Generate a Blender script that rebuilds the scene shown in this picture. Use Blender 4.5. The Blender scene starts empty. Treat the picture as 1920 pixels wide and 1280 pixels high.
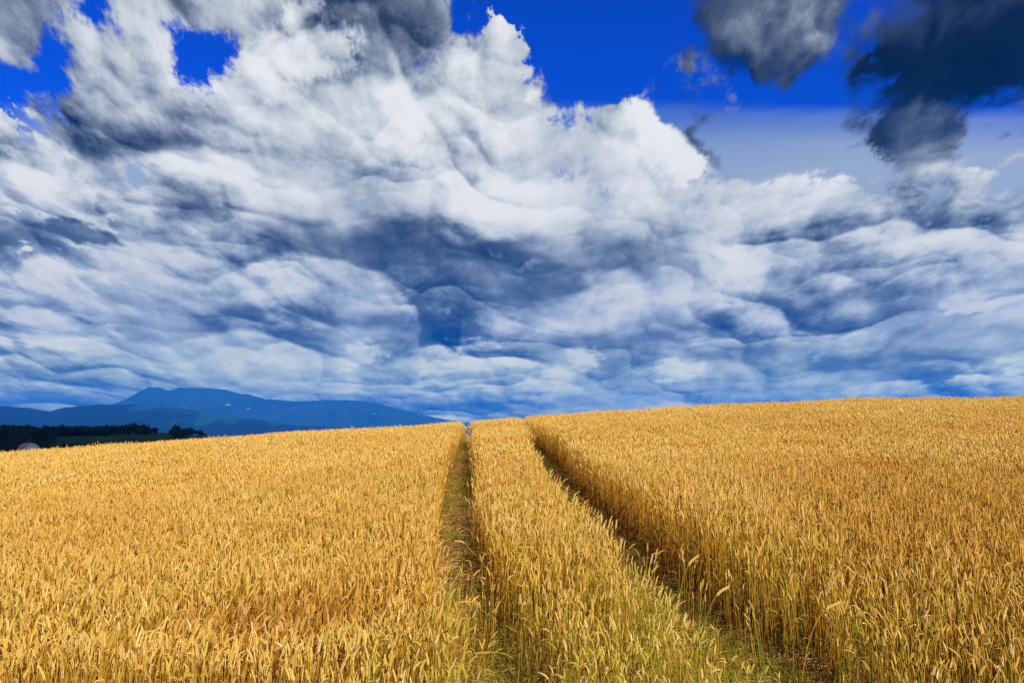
import bpy, bmesh, math, random
import numpy as np
from mathutils import Vector, Matrix, noise as mnoise

# ------------------------------------------------------------------ camera, light, exposure
scene = bpy.context.scene
R = math.radians
cam_data = bpy.data.cameras.new('camera')
cam_data.lens = 24.0
cam_data.sensor_width = 36.0
cam_data.clip_start = 0.05
cam_data.clip_end = 90000.0
camera = bpy.data.objects.new('camera', cam_data)
scene.collection.objects.link(camera)
camera.location = (0.0, 0.0, 0.0)
camera.rotation_euler = (R(90 + 7.6), 0.0, 0.0)
scene.camera = camera

SUN_ELEV, SUN_AZIM = R(41), R(150)          # azimuth measured clockwise from +Y (the way the camera looks)
SUN_DIR = Vector((math.sin(SUN_AZIM) * math.cos(SUN_ELEV), math.cos(SUN_AZIM) * math.cos(SUN_ELEV), math.sin(SUN_ELEV)))
sun_data = bpy.data.lights.new('sun', 'SUN')
sun_data.energy = 5.0
sun_data.angle = R(0.53)
sun_data.color = (1.0, 0.94, 0.81)
sun = bpy.data.objects.new('sun', sun_data)
sun.rotation_euler = SUN_DIR.to_track_quat('Z', 'Y').to_euler()
scene.collection.objects.link(sun)

scene.view_settings.view_transform = 'Standard'
scene.view_settings.look = 'None'
scene.view_settings.exposure = 0.75
scene.view_settings.gamma = 1.0
scene.view_settings.use_curve_mapping = False
scene.cycles.max_bounces = 6
scene.cycles.diffuse_bounces = 3
scene.cycles.glossy_bounces = 2
scene.cycles.transmission_bounces = 3
scene.cycles.transparent_max_bounces = 8
scene.cycles.volume_bounces = 0


class Nodes:
    """small helper that writes node arithmetic"""
    def __init__(self, tree):
        self.t = tree
        tree.nodes.clear()

    def new(self, kind, **kw):
        n = self.t.nodes.new(kind)
        for k, v in kw.items():
            setattr(n, k, v)
        return n

    def put(self, sock, val):
        if val is None:
            return
        if isinstance(val, bpy.types.NodeSocket):
            self.t.links.new(val, sock)
        else:
            if hasattr(sock.default_value, '__len__') and len(sock.default_value) == 4 and len(val) == 3:
                val = (*val, 1.0)
            sock.default_value = val

    def m(self, op, a, b=None, c=None, clamp=False):
        n = self.new('ShaderNodeMath', operation=op, use_clamp=clamp)
        for i, v in enumerate((a, b, c)):
            self.put(n.inputs[i], v)
        return n.outputs[0]

    def v(self, op, a, b=None, scale=None):
        n = self.new('ShaderNodeVectorMath', operation=op)
        self.put(n.inputs[0], a)
        self.put(n.inputs[1], b)
        if scale is not None:
            self.put(n.inputs['Scale'], scale)
        return n.outputs[1] if op in ('LENGTH', 'DOT_PRODUCT', 'DISTANCE') else n.outputs[0]

    def step(self, x, a, b, lo=0.0, hi=1.0, kind='SMOOTHSTEP'):
        n = self.new('ShaderNodeMapRange', interpolation_type=kind, clamp=True)
        for i, v in enumerate((x, a, b, lo, hi)):
            self.put(n.inputs[i], v)
        return n.outputs[0]

    def xyz(self, x, y, z=0.0):
        n = self.new('ShaderNodeCombineXYZ')
        for i, v in enumerate((x, y, z)):
            self.put(n.inputs[i], v)
        return n.outputs[0]

    def sep(self, vec):
        n = self.new('ShaderNodeSeparateXYZ')
        self.put(n.inputs[0], vec)
        return n.outputs

    def mix(self, f, a, b, blend='MIX'):
        n = self.new('ShaderNodeMix', data_type='RGBA', blend_type=blend)
        self.put(n.inputs[0], f)
        self.put(n.inputs[6], a)
        self.put(n.inputs[7], b)
        return n.outputs[2]

    def noise(self, vec, scale, detail=2.0, rough=0.5, dist=0.0, dims='3D', color=False, lac=2.0):
        n = self.new('ShaderNodeTexNoise', noise_dimensions=dims)
        self.put(n.inputs['Vector'], vec)
        n.inputs['Scale'].default_value = scale
        n.inputs['Detail'].default_value = detail
        n.inputs['Roughness'].default_value = rough
        n.inputs['Lacunarity'].default_value = lac
        n.inputs['Distortion'].default_value = dist
        return n.outputs[1] if color else n.outputs[0]

    def voro(self, vec, scale, detail=0.0, rough=0.5, smooth=0.6, dims='2D'):
        n = self.new('ShaderNodeTexVoronoi', voronoi_dimensions=dims, feature='SMOOTH_F1')
        self.put(n.inputs['Vector'], vec)
        n.inputs['Scale'].default_value = scale
        n.inputs['Detail'].default_value = detail
        n.inputs['Roughness'].default_value = rough
        n.inputs['Smoothness'].default_value = smooth
        return n.outputs[0]

    def ramp(self, fac, stops, interp='LINEAR'):
        n = self.new('ShaderNodeValToRGB')
        self.put(n.inputs[0], fac)
        cr = n.color_ramp
        cr.interpolation = interp
        while len(cr.elements) > 1:
            cr.elements.remove(cr.elements[-1])
        for i, (p, c) in enumerate(stops):
            e = cr.elements[0] if i == 0 else cr.elements.new(p)
            e.position = p
            e.color = (*c, 1.0)
        return n.outputs[0]


def srgb(r, g, b):
    return tuple(((x / 255) / 12.92 if x <= 10.3 else ((x / 255 + 0.055) / 1.055) ** 2.4) for x in (r, g, b))


# ------------------------------------------------------------------ sky: clear air, a high veil and banks of cloud
# brightness and cover of the clouds over azimuth (32 steps, -39..39 degrees) and elevation (18 steps, 0..35 degrees)
CLOUD_LIGHT = """42 42 44 46 47 53 56 60 62 62 62 61 58 60 62 60 62 62 64 66 66 66 63 64 60 62 62 63 65 70 72 72
42 42 44 46 47 53 56 60 62 62 62 61 58 60 62 60 62 62 64 66 66 66 63 64 60 62 62 63 65 70 72 72
46 45 48 47 49 55 56 61 62 62 62 61 58 60 62 60 62 62 64 66 66 66 63 64 60 62 61 61 62 67 72 72
56 55 59 52 60 64 59 67 69 65 66 59 57 58 62 61 61 71 61 61 67 70 63 65 60 64 53 51 49 53 70 70
66 64 68 59 65 69 61 73 75 68 70 58 56 56 62 62 60 80 57 56 68 73 64 66 57 45 39 46 50 56 64 63
74 74 77 68 59 66 61 71 69 62 69 62 52 47 54 64 65 78 56 50 57 55 47 46 43 47 58 57 64 63 56 59
74 74 76 72 61 65 63 71 64 56 68 63 43 38 43 66 63 45 43 43 45 46 54 61 57 55 61 64 69 73 73 76
75 74 73 74 70 68 66 42 34 52 57 40 38 40 43 67 64 84 74 59 62 66 67 66 61 52 58 69 72 80 79 76
76 76 74 71 72 70 67 78 67 52 64 70 65 75 52 45 61 61 68 77 85 88 87 75 65 46 38 63 68 72 65 61
57 64 73 74 74 70 65 82 71 57 58 62 57 47 39 36 30 32 59 74 78 84 86 77 54 53 76 69 64 66 64 66
45 44 60 69 74 69 64 77 70 60 52 48 40 37 34 32 31 43 65 64 67 73 79 75 67 60 50 51 63 65 68 71
58 56 63 61 74 67 68 61 56 55 55 48 36 32 30 31 37 58 63 53 56 73 79 78 72 61 50 52 65 70 71 73
71 70 76 63 74 59 67 63 49 45 42 37 31 30 30 37 50 68 63 52 55 72 79 79 74 68 64 65 76 78 72 72
86 88 76 66 74 42 45 70 50 40 64 43 37 39 51 82 83 76 72 64 66 73 74 73 70 68 77 75 72 70 70 70
89 91 75 73 76 52 62 77 67 71 70 70 73 78 85 94 94 86 79 77 75 73 71 69 68 68 80 75 61 58 64 65
84 84 72 69 76 74 79 79 78 76 76 80 83 85 89 93 93 86 82 82 83 82 74 67 67 68 80 69 47 44 56 55
64 68 67 61 61 72 83 82 81 82 83 84 86 86 88 89 87 86 84 87 91 89 75 65 65 66 69 56 34 33 41 38
55 60 61 58 61 75 85 85 84 84 84 84 85 86 88 88 86 86 87 91 93 82 67 64 64 63 59 45 30 27 27 21
50 53 58 58 72 83 86 85 85 85 84 84 85 87 88 88 86 86 90 94 95 74 59 58 57 54 51 36 23 18 13 10
50 50 56 59 71 83 86 85 84 84 83 81 84 89 90 85 83 87 92 93 81 61 52 50 48 46 41 28 17 13 11 10
53 49 58 62 71 79 82 83 81 79 78 78 82 91 92 81 79 89 94 91 68 50 48 46 44 39 32 24 17 15 12 11
55 50 58 67 74 76 77 79 78 70 66 68 79 92 90 75 71 74 73 69 57 49 46 44 40 35 30 24 19 17 13 12
55 50 59 76 75 71 72 71 69 61 57 61 76 91 88 70 63 56 51 49 49 46 43 41 38 33 29 24 20 18 14 12
55 50 61 79 75 65 64 65 61 54 50 57 74 85 77 67 61 54 48 47 46 44 39 38 36 32 28 24 21 18 14 12
55 50 62 79 74 62 58 60 58 52 47 56 71 77 67 63 59 51 46 45 45 43 38 36 34 31 28 24 21 19 14 12
55 51 64 79 74 62 58 60 57 50 44 55 66 65 58 51 50 47 45 45 45 42 37 35 34 32 29 24 21 19 14 12
55 51 65 79 74 61 58 60 57 50 44 55 64 60 53 45 45 45 45 45 45 43 37 36 34 32 29 24 21 19 15 12
55 51 67 79 74 61 58 60 57 50 44 56 64 60 53 45 45 45 45 45 45 43 37 36 34 32 29 24 21 19 15 12"""
CLOUD_COVER = """99 99 99 99 99 99 99 99 99 99 99 99 99 99 99 99 99 99 99 99 99 99 99 99 99 99 99 99 99 99 99 99
99 99 99 99 99 99 99 99 99 99 99 99 99 99 99 99 99 99 99 99 99 99 99 99 99 99 99 99 99 99 99 99
99 99 99 99 99 99 99 99 99 99 99 99 99 99 99 99 99 99 99 99 99 99 99 99 99 99 99 99 99 99 99 99
99 99 99 99 99 99 99 99 99 99 99 99 99 99 99 99 99 99 99 99 99 99 99 99 99 99 99 99 99 99 99 99
99 99 99 99 99 99 99 99 99 99 99 99 99 99 99 99 99 99 99 99 99 99 99 99 99 99 99 99 99 99 99 99
99 99 99 99 99 99 99 99 99 99 99 99 99 99 99 99 99 99 99 99 99 99 99 99 99 99 99 99 99 99 99 99
99 99 99 99 99 99 99 99 99 99 99 99 99 99 99 99 99 99 99 99 99 99 99 99 99 99 99 99 99 99 99 99
99 99 99 99 99 99 99 99 99 99 99 99 99 99 99 99 99 99 99 99 99 99 99 99 99 99 99 99 99 99 99 99
99 99 99 99 99 99 99 99 99 99 99 99 99 99 99 99 99 99 99 99 99 99 99 99 99 99 99 99 99 99 99 99
99 99 99 99 99 99 99 99 99 99 99 99 99 99 99 99 99 99 99 99 99 99 99 99 99 99 99 99 99 99 99 99
99 99 99 99 99 99 99 99 99 99 99 99 99 99 99 99 99 99 99 99 99 99 99 99 99 99 99 99 99 99 99 99
99 99 99 99 99 99 99 99 99 99 99 99 99 99 99 99 99 99 99 99 99 99 99 99 99 99 99 99 99 99 99 99
99 99 99 99 99 99 99 99 99 99 99 99 99 99 99 99 99 99 99 99 99 99 99 99 99 99 99 99 99 99 88 71
99 99 92 86 89 99 99 99 99 99 99 99 99 99 99 99 99 99 99 99 99 99 99 99 99 99 99 93 82 70 48 30
93 92 85 63 58 84 99 99 99 99 99 99 99 99 99 99 99 99 99 99 99 99 97 92 88 85 87 73 54 52 33 23
73 81 82 79 58 76 99 99 99 99 99 99 99 99 99 99 99 99 99 99 99 98 86 72 67 67 69 60 70 72 34 23
35 56 84 98 86 91 99 99 99 99 99 99 99 99 99 99 99 99 99 99 99 96 71 48 42 37 36 52 88 86 42 29
16 34 89 99 95 99 99 99 99 99 99 99 99 99 99 99 99 99 99 98 97 83 47 21 15 10 14 50 90 94 59 69
19 12 73 99 99 99 99 99 99 99 99 99 99 99 99 99 99 99 99 97 95 67 27 11 13 10 11 50 91 98 92 99
61 29 61 99 99 86 91 99 99 99 99 99 99 99 99 99 99 98 97 93 70 36 16 14 17 17 09 42 90 99 99 99
85 53 70 99 99 63 67 94 99 99 99 99 99 99 99 99 99 96 95 88 46 13 12 26 47 40 08 37 87 99 99 99
99 59 62 99 99 58 52 89 99 99 99 99 99 99 99 98 87 59 48 39 19 07 17 42 72 59 22 36 80 90 99 99
99 59 50 99 99 62 43 85 99 99 99 99 99 99 99 97 72 16 01 00 00 07 29 62 87 75 37 27 54 76 99 99
99 57 53 99 99 89 73 90 99 99 99 99 99 99 99 94 56 11 01 00 00 11 44 79 95 86 51 17 42 74 99 99
99 55 57 99 99 99 99 98 99 99 99 99 99 95 89 81 38 06 00 00 02 15 44 86 99 94 58 16 41 73 98 99
99 53 60 99 99 99 99 99 99 99 99 99 99 84 48 28 13 02 00 00 06 19 43 89 99 95 61 15 39 71 97 99
99 52 64 99 99 99 99 99 99 99 99 99 99 78 28 00 00 00 00 00 07 19 42 88 99 95 64 15 38 70 96 99
99 51 68 99 99 99 99 99 99 99 99 99 99 78 28 00 00 00 00 00 07 18 40 88 99 96 67 14 36 68 94 99"""


PUFFS = ((2.9, 0.38, 0.24), (6.2, 0.27, 0.22), (12.5, 0.12, 0.3))      # scale, strength, smoothness
PUFF_WARP = 0.11
SKY_LEVEL = 0.595        # undoes the exposure for the sky


def build_sky():
    world = bpy.data.worlds.new('World')
    scene.world = world
    world.use_nodes = True
    n = Nodes(world.node_tree)
    tc = n.new('ShaderNodeTexCoord').outputs['Generated']
    D = n.v('NORMALIZE', tc)
    x, y, z = n.sep(D)
    el = n.m('MULTIPLY', n.m('ARCSINE', z), 180 / math.pi)
    az = n.m('MULTIPLY', n.m('ARCTAN2', x, y), 180 / math.pi)
    elp = n.m('MAXIMUM', el, -1.0)
    # softened cloud-deck coordinates: features shrink and flatten towards the horizon
    rr = n.m('DIVIDE', 1.0, n.m('ADD', n.m('SINE', n.m('MULTIPLY', elp, math.pi / 180)), 0.30))
    ca = n.m('MULTIPLY', az, math.pi / 180)
    yy = n.m('ADD', n.m('MULTIPLY', n.m('LOGARITHM', rr, math.e), 1.1), n.m('MULTIPLY', n.m('MULTIPLY', rr, rr), 0.05))
    rx = n.m('DIVIDE', 1.5, n.m('ADD', n.m('SINE', n.m('MULTIPLY', elp, math.pi / 180)), 0.60))
    P = n.xyz(n.m('MULTIPLY', ca, rx), yy, 0.0)

    # turbulent offset of the look-up, in degrees
    w1 = n.v('SUBTRACT', n.noise(P, 2.6, 5.0, 0.58, dims='2D', color=True), (0.5, 0.5, 0.5))
    amp = n.m('DIVIDE', 10.0, rr)
    wx, wy, _ = n.sep(n.v('SCALE', w1, scale=amp))
    az2 = n.m('ADD', az, n.m('MULTIPLY', wx, 1.2))
    el2 = n.m('ADD', elp, n.m('MULTIPLY', wy, 0.62))

    # cloud bands
    u = n.m('MULTIPLY', n.m('PINGPONG', n.m('ADD', az2, 39.0), 78.0), 1 / 78)
    k = n.m('MULTIPLY', n.m('MINIMUM', el2, 35.0), 27 / 35)
    rowsL = [[int(t) / 100 for t in r.split()] for r in CLOUD_LIGHT.split('\n')]
    rowsA = [[int(t) / 100 for t in r.split()] for r in CLOUD_COVER.split('\n')]
    acc = None
    for i, (rl, ra) in enumerate(zip(rowsL, rowsA)):
        band = n.ramp(u, [(j / 31, (l, a, 0.0)) for j, (l, a) in enumerate(zip(rl, ra))], 'EASE')
        acc = band if acc is None else n.mix(n.step(k, i - 1, i), acc, band)
    L, A, _ = n.sep(acc)

    Pw = n.v('ADD', P, n.v('SCALE', w1, scale=0.07))
    f1 = n.noise(Pw, 4.2, 8.0, 0.61, dims='2D')
    ff = n.noise(Pw, 15.0, 5.0, 0.66, dims='2D')
    rag = n.m('ADD', n.m('MULTIPLY', n.m('SUBTRACT', f1, 0.5), -2.6), n.m('MULTIPLY', n.m('SUBTRACT', ff, 0.5), -1.5))
    # extra cloud heads: (azimuth, elevation, half width, half height, turn, lightness, cover, softness)
    pv = n.xyz(az2, el2, 0.0)
    pv_fine = n.xyz(n.m('ADD', az, n.m('MULTIPLY', wx, 0.55)), n.m('ADD', elp, n.m('MULTIPLY', wy, 0.45)), 0.0)
    for (a0, e0, sa, se, turn, li, co, soft) in CLOUD_HEADS:
        mp = n.new('ShaderNodeMapping', vector_type='TEXTURE')
        n.put(mp.inputs['Vector'], pv_fine)
        mp.inputs['Location'].default_value = (a0, e0, 0)
        mp.inputs['Rotation'].default_value = (0, 0, R(turn))
        mp.inputs['Scale'].default_value = (sa, se, 1)
        d = n.m('ADD', n.v('LENGTH', mp.outputs[0]), rag)
        f = n.step(d, 1.0, 1.0 - soft)
        L = n.m('ADD', L, n.m('MULTIPLY', f, n.m('SUBTRACT', li, L)))
        if co is not None:
            A = n.m('ADD', A, n.m('MULTIPLY', f, n.m('SUBTRACT', co, A)))

    # billows and wisps
    f2 = n.noise(n.v('ADD', Pw, (0.018, -0.026, 0.0)), 4.2, 7.0, 0.61, dims='2D')
    rel2 = n.m('SUBTRACT', f1, f2)
    # broad lit and shaded sides
    h1 = n.noise(P, 4.6, 3.0, 0.50, dims='2D')
    h2 = n.noise(n.v('ADD', P, (0.035, -0.075, 0.0)), 4.6, 2.0, 0.50, dims='2D')
    macro = n.m('SUBTRACT', h1, h2)
    crisp = n.step(n.noise(P, 1.9, 1.0, 0.5, dims='2D'), 0.36, 0.58, 0.45, 1.0)
    # rounded heads on three scales, each lit from its upper right and dark at its base
    wl = n.v('SUBTRACT', n.noise(P, 2.1, 1.0, 0.5, dims='2D', color=True), (0.5, 0.5, 0.5))
    Q = n.v('ADD', n.v('ADD', P, n.v('SCALE', wl, scale=0.30)), n.v('SCALE', w1, scale=PUFF_WARP))
    puff = None
    for sc, amp_, sm in PUFFS:
        Qs = n.v('MULTIPLY', Q, (sc, sc * 1.15, 1.0))
        vo = n.new('ShaderNodeTexVoronoi', voronoi_dimensions='2D', feature='SMOOTH_F1')
        vo.inputs['Smoothness'].default_value = sm
        vo.inputs['Scale'].default_value = 1.0
        n.put(vo.inputs['Vector'], Qs)
        lx, ly, _ = n.sep(n.v('SUBTRACT', Qs, vo.outputs['Position']))
        one = n.m('ADD', n.m('MULTIPLY', ly, -0.95), n.m('MULTIPLY', lx, 0.40))
        one = n.m('ADD', one, n.m('MULTIPLY', n.m('SUBTRACT', 0.38, vo.outputs['Distance']), 0.45))
        one = n.m('MULTIPLY', one, amp_)
        puff = one if puff is None else n.m('ADD', puff, one)
    # density: ragged edge
    dens = n.m('ADD', A, n.m('ADD', n.m('MULTIPLY', n.m('SUBTRACT', f1, 0.5), 1.7), n.m('MULTIPLY', n.m('SUBTRACT', ff, 0.5), 1.3)))
    se_ = n.step(L, 0.55, 0.30, 0.0, 0.18)
    alpha = n.step(dens, n.m('SUBTRACT', 0.36, se_), n.m('ADD', 0.72, se_))
    # contrast of the detail follows how bright the cloud is
    con = n.step(L, 0.1, 0.6, 0.42, 1.0)
    det = n.m('ADD', n.m('MULTIPLY', n.m('SUBTRACT', f1, 0.5), 0.34), n.m('MULTIPLY', n.m('MULTIPLY', rel2, crisp), 0.85))
    det = n.m('ADD', det, n.m('MULTIPLY', puff, n.m('MULTIPLY', crisp, n.step(el, 6.0, 20.0, 1.0, 0.8))))
    det = n.m('ADD', det, n.m('MULTIPLY', n.m('SUBTRACT', ff, 0.5), n.m('MULTIPLY', crisp, 0.34)))
    det = n.m('ADD', det, n.m('MULTIPLY', macro, n.step(el, 6.0, 20.0, 0.35, 0.40)))
    Lb = n.m('ADD', L, n.m('MULTIPLY', con, det))
    Lb = n.m('ADD', Lb, n.m('MULTIPLY', n.step(el, 2.0, 12.0, 0.4, 1.0), n.m('MULTIPLY', n.m('SUBTRACT', Lb, 0.42), 0.14)))
    Lb = n.m('MINIMUM', n.m('MAXIMUM', n.m('SMOOTH_MIN', Lb, 1.0, 0.30), 0.0), 1.0)
    high = n.ramp(Lb, [(0.0, srgb(2, 4, 10)), (0.15, srgb(14, 20, 36)), (0.3, srgb(56, 70, 95)), (0.45, srgb(100, 112, 130)),
                       (0.6, srgb(144, 156, 174)), (0.75, srgb(190, 200, 208)), (0.9, srgb(222, 226, 230)), (1.0, srgb(246, 247, 247))])
    low = n.ramp(Lb, [(0.0, srgb(8, 34, 84)), (0.2, srgb(60, 80, 106)), (0.35, srgb(86, 104, 128)), (0.45, srgb(110, 129, 150)), (0.55, srgb(142, 158, 175)),
                      (0.7, srgb(176, 192, 206)), (0.85, srgb(216, 222, 224)), (1.0, srgb(240, 240, 236))])
    cloud = n.mix(n.step(el, 11.0, 20.0), low, high)

    # clear air and veil
    sky = n.new('ShaderNodeTexSky', sky_type='NISHITA')
    sky.sun_disc = False
    sky.sun_elevation = SUN_ELEV
    sky.sun_rotation = SUN_AZIM
    sky.air_density = 1.0
    sky.dust_density = 0.3
    air = n.mix(1.0, sky.outputs[0], (0.002, 0.036, 0.19), 'MULTIPLY')
    streak = n.noise(n.v('MULTIPLY', P, (1.0, 7.0, 1.0)), 1.2, 4.0, 0.55, dims='2D')
    vh = n.m('ADD', elp, n.m('MULTIPLY', n.m('SUBTRACT', streak, 0.5), 2.2))
    vh = n.m('ADD', vh, n.m('MULTIPLY', n.m('MULTIPLY', az, az), 0.0037))
    veil_f = n.m('ADD', n.step(vh, 27.0, 25.8, 0.0, 0.5), n.step(vh, 26.2, 23.6, 0.0, 0.47))
    veil_c = n.ramp(n.m('DIVIDE', elp, 30.0), [(0.0, srgb(150, 185, 220)), (0.4, srgb(168, 190, 216)), (0.66, srgb(164, 182, 208)), (0.90, srgb(84, 130, 196)), (0.96, srgb(30, 100, 200))])
    back = n.mix(veil_f, air, veil_c)
    col = n.mix(alpha, back, cloud)
    # colour gain: low sky made brighter and warmer to offset the blue haze
    col = n.mix(n.step(el, 9.0, 0.5), col, n.mix(1.0, col, (2.0, 1.95, 1.05), 'MULTIPLY'))
    bg = n.new('ShaderNodeBackground')
    n.put(bg.inputs[0], col)
    bg.inputs[1].default_value = SKY_LEVEL
    out = n.new('ShaderNodeOutputWorld')
    n.put(out.inputs[0], bg.outputs[0])


CLOUD_HEADS = [
    (6.3, 24.4, 4.9, 3.00, -10, 0.86, 1, 0.45),
    (8.9, 25.7, 2.1, 1.30, 0, 0.91, 1, 0.3),
    (12.2, 22.0, 3.2, 2.00, -15, 0.9, 1, 0.35),
    (15.1, 21.0, 2.0, 1.30, 0, 0.95, 1, 0.4),
    (-4.8, 29.2, 3.6, 2.70, 0, 0.88, None, 0.7),
    (1.9, 27.0, 1.1, 1.50, 0, 0.9, 1, 0.5),
    (0.0, 30.1, 2.9, 3.20, 0, 0.62, 1, 0.5),
    (-18.5, 28.8, 5.4, 2.90, 20, 0.86, 1, 0.7),
    (-36.8, 16.9, 6.5, 3.30, -28, 0.8, 1, 0.22),
    (-34.9, 14.0, 5.9, 1.00, -4, 0.27, 1, 0.7),
    (-36.3, 18.4, 2.9, 2.10, -35, 0.92, 1, 0.6),
    (5.4, 6.2, 1.9, 1.40, -20, 0.84, 1, 0.8),
    (12.8, 5.2, 3.4, 1.20, 0, 0.84, None, 0.6),
    (-12.4, 6.3, 2.6, 1.20, 0, 0.84, None, 0.7),
    (-33.6, 7.1, 4.3, 1.30, 5, 0.82, None, 0.7),
    (-2.7, 6.9, 1.8, 1.20, 0, 0.82, None, 0.6),
    (27.2, 18.9, 1.6, 1.10, -30, 0.92, 1, 0.6),
    (31.0, 16.9, 2.3, 1.00, -20, 0.84, 1, 0.7),
    (35.6, 13.9, 1.7, 2.10, 0, 0.58, 1, 0.3),
    (34.0, 8.6, 1.9, 0.80, 0, 0.9, 1, 0.5),
    (34.2, 3.7, 3.6, 0.70, 12, 0.8, None, 0.6),
    (21.6, 31.9, 4.4, 1.70, -5, 0.31, 0.95, 0.6),
    (23.3, 28.4, 1.6, 2.20, -15, 0.38, 0.85, 0.7),
    (20.2, 30.0, 1.9, 1.80, 0, 0.38, 0.85, 0.7),
    (15.9, 29.5, 0.7, 1.70, -15, 0.4, 0.62, 0.7),
    (35.0, 25.4, 5.3, 3.10, 12, 0.16, 1, 0.45),
    (37.4, 23.7, 3.3, 2.00, 10, 0.09, 1, 0.8),
    (33.0, 21.7, 3.6, 2.10, -10, 0.34, 0.95, 0.7),
    (30.8, 19.9, 2.1, 0.90, -10, 0.42, 0.85, 0.8),
    (33.6, 20.1, 1.9, 1.20, 0, 0.38, 0.95, 0.7),
    (37.2, 21.4, 1.9, 0.70, 0, 0.5, 0.1, 0.8),
    (21.9, 23.2, 7.0, 1.10, 0, 0.6, 0.05, 0.6),
]

build_sky()

# ------------------------------------------------------------------ shape of the land (metres, camera eye at 0,0,0)
PROF_Y = [-40, 0, 2, 5.2, 8, 11.3, 16, 19, 22, 25, 30, 40, 60, 100, 200, 400]
PROF_Z = [-2.6, -1.95, -1.9, -1.75, -1.52, -1.22, -.75, -.54, -.40, -.35, -.62, -1.7, -4.2, -8.5, -13, -15]
CROSS_X = [-120, -60, -30, -17, -12, -6.5, -2.9, -.6, 1.8, 8.2, 18, 30, 60, 120]
CROSS_Z = [-9, -6.0, -3.3, -1.72, -1.12, -.62, -.50, -.31, -.10, .24, .53, .6, .4, -1.0]
_rs = np.random.RandomState(5)
_WAVES = [(_rs.uniform(.3, 2.4), _rs.uniform(0, 6.28), _rs.uniform(0, 6.28)) for _ in range(14)]


def smooth_interp(v, xs, ys, w):
    # piecewise-linear table, rounded by averaging over a window
    return sum(np.interp(v + o * w, xs, ys) for o in (-1, -.5, 0, .5, 1)) / 5


def height(x, y):
    x = np.asarray(x, float)
    y = np.asarray(y, float)
    z = smooth_interp(y, PROF_Y, PROF_Z, np.clip(np.abs(y) * .09, .4, 30))
    s = np.clip(np.maximum(y, 0) / 23, 0, 1) ** .7 * np.clip(1.3 - y / 400, 0, 1)
    z = z + (smooth_interp(x, CROSS_X, CROSS_Z, 1.2) + .29) * s
    b = np.zeros_like(z + x)
    for k, (f, a, ph) in enumerate(_WAVES):
        b = b + np.sin(x * f * math.cos(a) + y * f * math.sin(a) + ph) / (1 + f)
    return z + b * .012 * np.clip(np.abs(y) / 8, .3, 1.6)


# edges of the three blocks of wheat beside the two wheel tracks, x over y
EDGE_Y = [0, 4, 5, 6, 7.5, 9, 11.4, 14, 18.4, 22, 30, 45]
LEFT_EDGE = [.30, -.24, -.40, -.60, -.85, -.97, -1.15, -1.30, -1.50, -1.64, -2.0, -2.7]
MID_LEFT = [.84, .24, .08, -.12, -.34, -.46, -.62, -.78, -1.06, -1.29, -1.60, -2.3]
MID_RIGHT = [2.0, 1.22, 1.07, .88, .63, .48, .38, .34, .32, .28, .00, -.7]
RIGHT_EDGE = [3.0, 2.08, 1.86, 1.62, 1.44, 1.30, 1.12, .95, .70, .46, .20, -.5]


def edges(y):
    return [np.interp(y, EDGE_Y, e) for e in (LEFT_EDGE, MID_LEFT, MID_RIGHT, RIGHT_EDGE)]


def principled(name, rough=0.8, spec=0.2):
    m = bpy.data.materials.new(name)
    m.use_nodes = True
    n = Nodes(m.node_tree)
    b = n.new('ShaderNodeBsdfPrincipled')
    b.inputs['Roughness'].default_value = rough
    b.inputs['Specular IOR Level'].default_value = spec
    out = n.new('ShaderNodeOutputMaterial')
    n.put(out.inputs[0], b.outputs[0])
    return m, n, b, out


def mesh_object(name, verts, faces, mat, parent=None, smooth=True, link=True):
    me = bpy.data.meshes.new(name)
    me.from_pydata([tuple(map(float, v)) for v in verts], [], [tuple(map(int, f)) for f in faces])
    me.materials.append(mat)
    if smooth:
        me.shade_smooth()
    o = bpy.data.objects.new(name, me)
    if link:
        scene.collection.objects.link(o)
    if parent is not None:
        o.parent = parent
    return o


def tag(o, label=None, category=None, group=None, kind=None):
    for k, v in (('label', label), ('category', category), ('group', group), ('kind', kind)):
        if v:
            o[k] = v
    return o


def grid_faces(nx, ny):
    i = np.arange(nx - 1)[None, :] + np.arange(ny - 1)[:, None] * nx
    return np.stack([i, i + 1, i + nx + 1, i + nx], -1).reshape(-1, 4)


def far_floor(x, y):
    # valley beyond the field, sinking slowly towards the foot of the mountains
    r = np.hypot(x, y)
    return np.interp(r, [0, 60, 400, 1200, 4000, 60000], [0, 0, 0, -22, -60, -60])


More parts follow.
